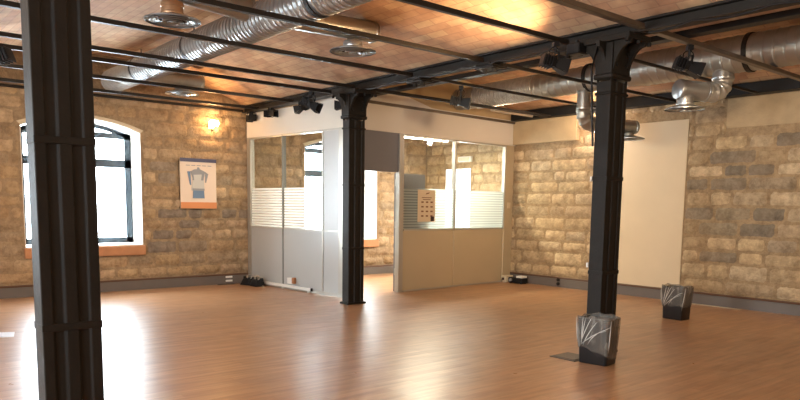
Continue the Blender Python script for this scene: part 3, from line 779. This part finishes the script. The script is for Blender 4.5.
# ------------------------------------------------------------------ spotlights
def spotlight(loc, yaw, drop, label, tilt=0.0, scale=1.0):
    """twin-box stage floodlight hanging from a rod; origin at the clamp"""
    root = tag(empty('spotlight', loc, yaw), label, 'spotlight', 'black spotlights hanging from the rods')
    b = MB(); b.box(-.03, .03, -.035, .035, -.05, -.001); b.build('clamp', 'black', root)
    b = MB(); b.cyl((0, 0, -.04), (0, 0, -drop+.10), .014, n=8); b.build('stem', 'black', root)
    # cable loop
    b = MB(); b.tube([(0-.0+.058*math.sin(t*2*PI/12), .03, -.105-.058*math.cos(t*2*PI/12)+.0) for t in range(13)], .006, 6); b.build('cable', 'black', root)
    s = scale*.76
    b = MB()
    for sgn in (-1, 1): b.box(-.012*s, .012*s, sgn*.115*s-.004, sgn*.115*s+.004, -drop, -drop+.10)
    b.box(-.012*s, .012*s, -.115*s, .115*s, -drop+.095, -drop+.105)
    b.build('yoke', 'black', root)
    head = empty('head'); head.parent = root
    head.location = (0, 0, -drop); head.rotation_euler = (0, tilt, 0)
    def hp(name, m, fn, par=None):
        b = MB(); fn(b); o = b.build(name, m, par or root, bevel=.004)
        if par is None: o.matrix_local = Matrix.Translation((0, 0, -drop)) @ Matrix.Rotation(tilt, 4, 'Y')
        return o
    hs = hp('housing', 'black', lambda b: b.hull([(-.20*s, -.085*s, -.075*s), (-.20*s, .085*s, -.075*s), (-.20*s, .085*s, .075*s), (-.20*s, -.085*s, .075*s)], [(.0, -.06*s, -.055*s), (.0, .06*s, -.055*s), (.0, .06*s, .055*s), (.0, -.06*s, .055*s)]))
    def barn(b):
        for sg in (-1, 1):
            b.hull([(0, -.06*s, sg*.055*s), (0, .06*s, sg*.055*s), (0, .06*s, sg*.065*s), (0, -.06*s, sg*.065*s)], [(.18*s, -.10*s, sg*.095*s), (.18*s, .10*s, sg*.095*s), (.182*s, .10*s, sg*.105*s), (.182*s, -.10*s, sg*.105*s)])
        for sg in (-1, 1):
            b.hull([(0, sg*.06*s, -.055*s), (0, sg*.06*s, .055*s), (0, sg*.07*s, .055*s), (0, sg*.07*s, -.055*s)], [(.18*s, sg*.10*s, -.095*s), (.18*s, sg*.10*s, .095*s), (.182*s, sg*.11*s, .095*s), (.182*s, sg*.11*s, -.095*s)])
    hp('barn_doors', 'black', barn, hs)
    def fins(b):
        for k in range(4): b.box((-.19+.04*k)*s, (-.182+.04*k)*s, -.10*s, .10*s, -.09*s, .09*s)
    hp('cooling_fins', 'black', fins, hs)
    hp('lens', 'lens', lambda b: b.box(.001*s, .010*s, -.055*s, .055*s, -.05*s, .05*s), hs)
    bpy.data.objects.remove(head)
    return root
spotlight((-4.72, 6.05, 3.30), R(60), .22, 'black spotlight hanging just left of the column with the bin', R(14), 1.0)
spotlight((-3.84, 7.20, 3.30), R(48), .22, 'black spotlight hanging right of the column, in front of the corrugated duct elbow', R(20), 1.0)
spotlight((-7.29, 7.20, 3.30), R(40), .23, 'black spotlight hanging in front of the far duct, above the office glass', R(12), 1.0)
spotlight((-9.26, 5.90, 3.30), R(30), .20, 'black spotlight hanging left of the office corner column head', R(25), 1.05)
spotlight((-9.02, YBM-.05, 3.30), R(-140), .19, 'black spotlight tucked against the office corner column head', R(0), .9)
spotlight((-10.30, YBM-.02, 3.30), R(200), .10, 'small black spotlight tight under the beam, midway over the office glass', R(15), .85)
spotlight((-11.35, YBM-.02, 3.30), R(20), .10, 'small black spotlight under the beam above the office end pane', R(0), .85)
spotlight((-12.05, YBM-.05, 3.30), R(170), .12, 'small black spotlight under the beam end next to the wall lamp', R(0), .85)
spotlight((-8.62, 1.50, 3.30), R(-130), .24, 'black spotlight at the far left edge of the ceiling', R(20), 1.15)

# glowing lamp on the window wall
t = tag(empty('wall_lamp', (XL+.02, 5.66, 3.02)), 'glowing warm lamp on the window wall above the poster', 'wall lamp')
P('wall_plate', 'cream_plastic', t, (0, .03, -.06, .06, -.08, .06), bev=.006)
P('arm', 'steel', t, (.03, .10, -.012, .012, -.02, .005))
b = MB(); b.lathe((.15, 0, -.03), (0, 0, 1), [(0, .02), (.01, .04), (.03, .05), (.032, .04), (.01, .01)], 20, caps=False); b.build('dish', 'whiteplastic', t, smooth=True)
b = MB(); b.lathe((.15, -.09, .02), (0, 1, 0), [(0, .015), (.015, .045), (.03, .055), (.15, .055), (.165, .045), (.18, .015)], 14); b.build('bulb', 'bulb', t, smooth=True)
light('wall_lamp_beam', 'SPOT', (XL+.30, 5.5, 3.08), 45, (1, .50, .18), (XL+1.0, 5.2, 3.6), size=.05, spot=110, blend=1)
light('wall_lamp_glow', 'POINT', (XL+.42, 5.60, 3.22), 2.5, (1, .55, .24), size=.05)
# small white lamp on right wall beside the column
t = tag(empty('wall_lamp', (-7.52, YR-.02, 3.0)), 'small white glowing lamp on the right stone wall, at the left edge of the column', 'wall lamp')
P('wall_plate', 'steel', t, (-.05, .05, -.02, .005, -.06, .06), bev=.004)
P('arm', 'steel', t, (-.01, .01, -.16, -.02, -.01, .01))
b = MB(); b.lathe((0, -.20, 0), (0, 0, 1), [(-.06, .01), (-.04, .05), (.03, .06), (.06, .02)], 16); b.build('bulb', 'bulbw', t, smooth=True)
light('white_lamp_glow', 'POINT', (-7.66, YR-.5, 3.16), 16, (1, .66, .36), size=.05)
# lamp beams of the hanging spotlights (ceiling pool and wall washes)
WARM = (1, .72, .44)
light('uplight_beam', 'SPOT', (-5.05, 5.88, 2.92), 120, (1, .66, .36), (-5.35, 5.55, 3.6), size=.05, spot=125, blend=.9)
light('spot_beam', 'SPOT', (-3.75, 7.40, 2.98), 115, WARM, (-4.6, 11.1, 1.2), size=.06, spot=100, blend=1)
light('spot_beam', 'SPOT', (-7.25, 7.50, 3.0), 90, WARM, (-8.6, 11.1, 1.6), size=.06, spot=100, blend=1)
light('spot_beam', 'SPOT', (-4.95, 6.0, 2.95), 160, WARM, (-9.6, 9.3, 1.6), size=.06, spot=80, blend=1)
light('spot_beam', 'SPOT', (-9.45, 5.80, 3.0), 120, (1, .82, .62), (-12.4, 4.6, 1.3), size=.06, spot=110, blend=1)
light('spot_beam', 'SPOT', (-8.6, 1.75, 3.0), 120, (1, .82, .62), (-12.4, 1.6, 1.0), size=.06, spot=110, blend=1)
for x, y in ((-2.0, 3.5), (-5.5, -1.5), (0.5, 8.0)):     # unseen fill lights added to brighten the room, without fixtures
    light('room_fill', 'POINT', (x, y, 2.9), 52, (1, .78, .55), size=.15)

# ------------------------------------------------------------------ poster on the window wall
px0, px1, pz0, pz1 = 5.03, 5.73, 1.46, 2.38
t = tag(empty('poster', (XL+.05, 5.38, 1.92)), 'peach poster of a moka pot with navy top and orange foot, on the window wall', 'poster')
def pl(name, m, y0, y1, z0, z1, x=.012, d=.006):
    return P(name, m, t, (x-d, x, y0-5.38, y1-5.38, z0-1.92, z1-1.92))
pl('backing', 'peach', px0, px1, pz0, pz1, .016, .02)
pl('top_strip', 'navy', px0, px1, 2.315, pz1, .030, .016)
pl('foot_strip', 'orange', px0, px1, pz0, 1.575, .021)
def flat(name, m, pts, x=.0225, d=.006):
    b = MB(); b.hull([(x-d, y, z) for y, z in pts], [(x, y, z) for y, z in pts]); return b.build(name, m, t)
flat('pot_body', 'plight', [(-.10, .12), (-.15, -.13), (.11, -.13), (.10, .10)][::-1])
flat('pot_body', 'pgrey', [(-.16, .22), (-.115, .10), (-.12, .06), (.09, .06), (.13, .22), (.02, .27), (-.08, .26)][::-1], .024)
flat('pot_body', 'plight', [(-.10, .16), (-.08, .03), (.04, .03), (.06, .17)][::-1], .0255)
flat('pot_handle', 'pblue', [(-.22, .22), (-.16, .22), (-.145, -.03), (-.17, -.03)][::-1], .0255)
flat('pot_handle', 'pgrey', [(.13, .22), (.19, .18), (.145, .02), (.125, .02)][::-1], .0245)
flat('pot_base', 'pblue', [(-.11, -.12), (-.12, -.27), (.11, -.27), (.10, -.12)][::-1], .0265)
flat('pot_waist', 'pgrey', [(-.12, -.09), (-.12, -.13), (.11, -.13), (.11, -.09)][::-1], .0275)
flat('pot_spout', 'pgrey', [(-.03, .26), (.03, .26), (.01, .30), (-.02, .30)][::-1])
for k in range(5):
    y = -.24+k*.105
    flat('caption_word', 'pgrey', [(y, .325), (y+.075, .325), (y+.075, .337), (y, .337)], .021)

# notice on office glass
nt_ = tag(empty('paper_notice', (XC, YP, 0), RZ), 'buff paper notice with rows of small marks taped on the office glass', 'notice')
u0, u1, z0, z1 = 1.76, 2.22, 1.27, 1.86
P('sheet', 'paper', nt_, (-.034, -.028, u0, u1, z0, z1))
for r_ in range(4):
    for c_ in range(3):
        uu = u0+.09+c_*.12; zz = z1-.24-r_*.085
        P('mark', 'ink', nt_, (-.028, -.0265, uu, uu+.06, zz, zz+.028)); 
for k, wv in enumerate((.26, .20)):
    P('heading_line', 'ink', nt_, (-.028, -.0265, (u0+u1)/2-wv/2, (u0+u1)/2+wv/2, z1-.15-.035*k, z1-.137-.035*k))
b = MB(); b.hull([(-.028, u0+.20, z1-.085), (-.028, u0+.29, z1-.065), (-.028, u0+.30, z1-.045), (-.028, u0+.22, z1-.06)], [(-.0265, u0+.20, z1-.085), (-.0265, u0+.29, z1-.065), (-.0265, u0+.30, z1-.045), (-.0265, u0+.22, z1-.06)]); b.build('heading_line', 'ink', nt_)
P('dark_square', 'inkdark', nt_, (-.028, -.0262, u1-.12, u1-.03, z0+.01, z0+.10))
# switch on office end panel
sw = tag(empty('light_switch', (XC, YP, 0), RZ), 'small cream switch on the beige end panel of the office wall', 'light switch')
P('plate', 'cream_plastic', sw, (-.02, -.005, 4.36, 4.45, 1.54, 1.66), bev=.003)
P('rocker', 'cream_plastic', sw, (-.005, .001, 4.38, 4.43, 1.565, 1.635), bev=.002)

# ------------------------------------------------------------------ cable trunk along office base
t = tag(empty('cable_trunking', lp(-11.05, YP-.004), R(4)), 'white cable trunking lying along the foot of the grey office panels', 'cable trunking')
b = MB(); b.hull([(-1.0, -.035, .035), (-1.0, .0, .035), (-1.0, .0, .085), (-1.0, -.035, .085)], [(.82, -.035, .035), (.80, .0, .035), (.80, .0, .085), (.80, -.035, .085)]); b.build('channel', 'whiteplastic', t, bevel=.003)
P('end_cap', 'steel', t, (.80, .815, -.037, .0, .033, .088))
for x in (-.9, -.1, .7): P('foot', 'whiteplastic', t, (x, x+.04, -.03, 0, 0, .035))
t = tag(empty('socket_box', lp(-10.86, YP+.005, .16), R(4)), 'white socket box with a brown plug on the grey office panel', 'socket')
P('box', 'whiteplastic', t, (-.10, .04, -.05, .015, -.05, .06), bev=.005)
P('plug', 'terracotta', t, (.04, .10, -.05, .015, -.04, .07), bev=.008)
# outlets on the skirtings
t = tag(empty('wall_socket', (XL+.048, 5.97, .10)), 'pair of white sockets on the skirting left of the black adaptors', 'socket')
for z in (-.055, .02): P('socket_face', 'whiteplastic', t, (0, .012, -.07, .07, z, z+.035), bev=.003)
t = tag(empty('wall_socket', (-8.37, YR-.055, .11)), 'pair of dark round sockets on the right wall skirting', 'socket')
for z in (-.045, .035):
    b = MB(); b.cyl((0, 0, z), (0, -.02, z), .035, n=16); b.build('socket_face', 'black', t, smooth=True)
t = tag(empty('wall_socket', (-5.72, YR-.055, .10)), 'small white socket on the right skirting, right of the far waste bin', 'socket')
P('socket_face', 'whiteplastic', t, (-.05, .05, -.018, 0, -.03, .03), bev=.005)

# black adaptors / floor lamps at the left office corner
def floor_unit(loc, rz, label, s=1.0):
    root = tag(empty('floor_spotlight', loc, rz), label, 'floor lamp', None)
    b = MB(); b.hull([(-.13*s, -.10*s, 0), (.13*s, -.10*s, 0), (.13*s, .10*s, 0), (-.13*s, .10*s, 0)], [(-.06*s, -.08*s, .13*s), (.10*s, -.08*s, .16*s), (.10*s, .08*s, .16*s), (-.06*s, .08*s, .13*s)]); b.build('body', 'black', root, bevel=.015)
    b = MB(); b.lathe((.06*s, -.03*s, .155*s), (.5, -.5, .7), [(0, .05*s), (.02, .055*s), (.022, .035*s), (.004, .03*s)], 18, caps=False); b.build('ring', 'duct', root, smooth=True)
    b = MB(); b.box(-.10*s, -.04*s, -.03*s, .03*s, .10*s, .17*s); b.build('knob', 'steel', root, bevel=.01)
    return root
floor_unit((-12.0, 6.20, 0), R(20), 'black floor lamp unit nearest the window wall, at the office corner')
floor_unit((-11.72, 6.24, 0), R(5), 'black floor lamp unit beside the white cable trunking end')
b = MB(); b.tube([(-12.14, 6.15, .012), (-12.22, 6.0, .008), (-12.26, 5.9, .008), (-12.28, 5.7, .008)], .008, 6); tag(b.build('power_cable', 'black', smooth=True), 'thin black cable on the floor along the window wall skirting', 'cable')
b = MB(); b.tube([(-11.57, 6.28, .02), (-11.48, 6.26, .007), (-11.50, 6.22, .007), (-11.42, 6.2, .007)], .007, 6); tag(b.build('power_cable', 'conduit', smooth=True), 'short pale cable curling on the floor beside the black lamp units', 'cable')
# right office corner
t = tag(empty('junction_box', (-9.62, 10.90, 0)), 'small cream box on the floor at the office end panel', 'box')
P('case', 'cream_plastic', t, (-.005, .11, -.07, .16, .01, .14), bev=.008)
P('plug', 'inkdark', t, (.02, .06, -.10, -.07, .05, .10))
P('foot', 'cream_plastic', t, (.0, .10, -.06, .15, 0, .01))
t = tag(empty('projector', (-9.25, 10.93, 0)), 'small black projector with a white top, at the foot of the stone wall', 'projector')
P('body', 'black', t, (-.20, .16, -.10, .10, .012, .12), bev=.012)
b = MB()
for (a, c, d, e) in ((.0, .15, -.08, -.05), (.0, .15, .05, .08), (.0, .03, -.05, .05), (.12, .15, -.05, .05)): b.box(a, c, d, e, .12, .16)
b.build('white_tray', 'whiteplastic', t, bevel=.004)
P('foot', 'black', t, (-.18, -.14, -.08, .08, 0, .012), (.10, .14, -.08, .08, 0, .012))
b = MB(); b.cyl((-.12, -.10, .07), (-.12, -.135, .07), .03, n=14); b.build('lens', 'pgrey', t, smooth=True)
# pale cable on the floor near the far bin
b = MB(); b.tube([(-5.95, 10.9, .008), (-5.75, 10.93, .008), (-5.5, 10.98, .008), (-5.2, 10.99, .008), (-4.75, 10.96, .008)], .007, 6); tag(b.build('power_cable', 'conduit', smooth=True), 'pale cable lying along the foot of the right stone wall', 'cable')

# ------------------------------------------------------------------ bins
def bin_(loc, rz, label, seed, hem0=.12, slant=.055):
    root = tag(empty('waste_bin', loc, rz), label, 'waste bin', None)
    rnd = random.Random(seed)
    def ring(hx, hy, z, n=8, r=.03):
        pts = []
        for cx, cy, a0 in ((hx-r, hy-r, 0), (-hx+r, hy-r, 90), (-hx+r, -hy+r, 180), (hx-r, -hy+r, 270)):
            for k in range(n+1):
                a = R(a0+90*k/n); pts.append((cx+r*math.cos(a), cy+r*math.sin(a), z))
        return pts
    b = MB(); L = [ring(.148, .112, 0), ring(.152, .116, .01), ring(.166, .130, .44), ring(.173, .138, .445), ring(.173, .138, .46), ring(.158, .122, .46), ring(.138, .102, .02)]
    b.loops(L); b.build('bin_body', 'binm', root, smooth=30)
    # liner: folds over the rim, hangs outside to an uneven hem, with a ragged top edge
    N = 96
    def lin(t, z, off, amp, ph):
        a = 2*PI*t
        hx = .150+.024*z/.46+off; hy = .114+.026*z/.46+off
        ca, sa = math.cos(a), math.sin(a); p = 9
        k = (abs(ca/hx)**p+abs(sa/hy)**p)**(-1/p)
        k += amp*(math.sin(a*17+ph)+.6*math.sin(a*29+ph*2))
        return (k*ca, k*sa)
    L = []
    for j in range(13):
        f = j/12; row = []
        for i in range(N):
            t_ = i/N; a = 2*PI*t_
            hem = hem0+slant*math.sin(a+seed)+.012*math.sin(a*5)
            top = .478+.010*math.sin(a*2+seed*.7)+.008*math.sin(a*7)
            z = hem+(top-hem)*f
            x, y = lin(t_, min(z, .46), (.006+.003*math.sin(f*PI)), .003*(1.1-abs(f-.4)), 4*f)
            row.append((x, y, z))
        L.append(row)
    for j in range(6):
        f = j/5; row = []
        for i in range(N):
            t_ = i/N; a = 2*PI*t_
            top = .478+.010*math.sin(a*2+seed*.7)+.008*math.sin(a*7)
            z = top-(.01+.40*f); x, y = lin(t_, max(0, z), -.022, .002, 3*f)
            row.append((x, y, z))
        L.append(row)
    b = MB(); b.loops(L, caps=False); ln = b.build('bin_liner', 'bag', root, smooth=60)
    # gathered creases: thin raised plastic folds on the outside
    for k, (t0, t1, za, zb) in enumerate(((.635, .655, .20, .47), (.64, .70, .19, .46), (.64, .755, .19, .47), (.645, .80, .18, .44), (.65, .86, .19, .36), (.70, .90, .20, .40), (.90, .93, .14, .46), (.60, .60, .20, .47))):
        b = MB(); t0 += rnd.uniform(-.01, .01); t1 += rnd.uniform(-.02, .02); pts = []
        for q in range(9):
            s = q/8; x, y = lin(t0+(t1-t0)*s**1.4, za+(zb-za)*s, .013, 0, 0); pts.append((x, y, za+(zb-za)*s))
        b.tube(pts, .003, 6, lambda i: .0035*math.sin(PI*(i+.6)/9.2)+.0008)
        b.build('liner_fold', 'crease', ln, smooth=True)
    return root
M['crease'] = mat('shiny_plastic_fold', (.62, .60, .56), .2)
bin_((-3.955, 5.93, 0), R(8), 'black waste bin with clear liner standing before the iron column', -2.36, .10, .06)
bin_((-4.93, 9.30, 0), R(-4), 'black waste bin with clear liner standing alone near the plaster wall panel', 2.6, .18, .015)

# floor outlet lid by the bin
t = tag(empty('floor_outlet', (-4.26, 5.93, 0)), 'dark square floor outlet lid set into the laminate beside the near bin', 'floor outlet')
P('frame', 'hatch', t, (-.17, .15, -.16, .16, .0, .006))
P('lid', 'hatch', t, (-.14, .12, -.13, .13, .006, .010), bev=.002)
# paper and black item at the left edge of the floor
t = tag(empty('white_sheet', (-8.99, 1.47, 0)), 'white sheet of paper lying on the floor at the far left', 'paper')
b = MB(); b.hull([(-.24, -.16, .001), (.05, -.28, .001), (.22, .10, .001), (-.05, .16, .001)], [(-.24, -.16, .006), (.05, -.28, .02), (.22, .10, .008), (-.05, .16, .014)]); b.build('sheet', 'paperw', t)
t = tag(empty('small_case', (-9.42, 1.47, 0)), 'small black object on the floor beside the white paper', 'small object')
P('body', 'black', t, (-.05, .05, -.05, .05, 0, .05), bev=.01)

# loose cables along the beam
def cable(pts, label, m='black', r=.011):
    b = MB(); P_ = [Vector(p) for p in pts]; out = []
    for i in range(len(P_)-1):
        for q in range(4):
            t = q/4; p = P_[i].lerp(P_[i+1], t); p.z -= .035*math.sin(PI*t); out.append(p)
    out.append(P_[-1]); b.tube(out, r, 7); return tag(b.build('power_cable', m, smooth=True), label, 'cable', None)
cable([(-8.45, YBM-.16, 3.28), (-7.6, YBM-.16, 3.285), (-7.1, YBM-.16, 3.28), (-6.3, YBM-.16, 3.285), (-5.7, YBM-.16, 3.28), (-4.95, YBM-.16, 3.285), (-4.6, YBM-.13, 3.27)], 'black cable sagging along the beam between the two farther columns')
cable([(-3.9, YBM-.16, 3.28), (-3.3, YBM-.16, 3.285), (-2.6, YBM-.16, 3.28), (-1.6, YBM-.16, 3.285)], 'black cable sagging along the beam right of the column with the bin')
b = MB(); b.box(-4.62, -4.46, YBM-.28, YBM-.14, 3.16, 3.27, .01); b.cyl((-4.54, YBM-.21, 3.27), (-4.54, YBM-.21, 3.31), .02, n=8)
tag(b.build('junction_box', 'black'), 'black junction box beside the head of the column with the bin', 'junction box')
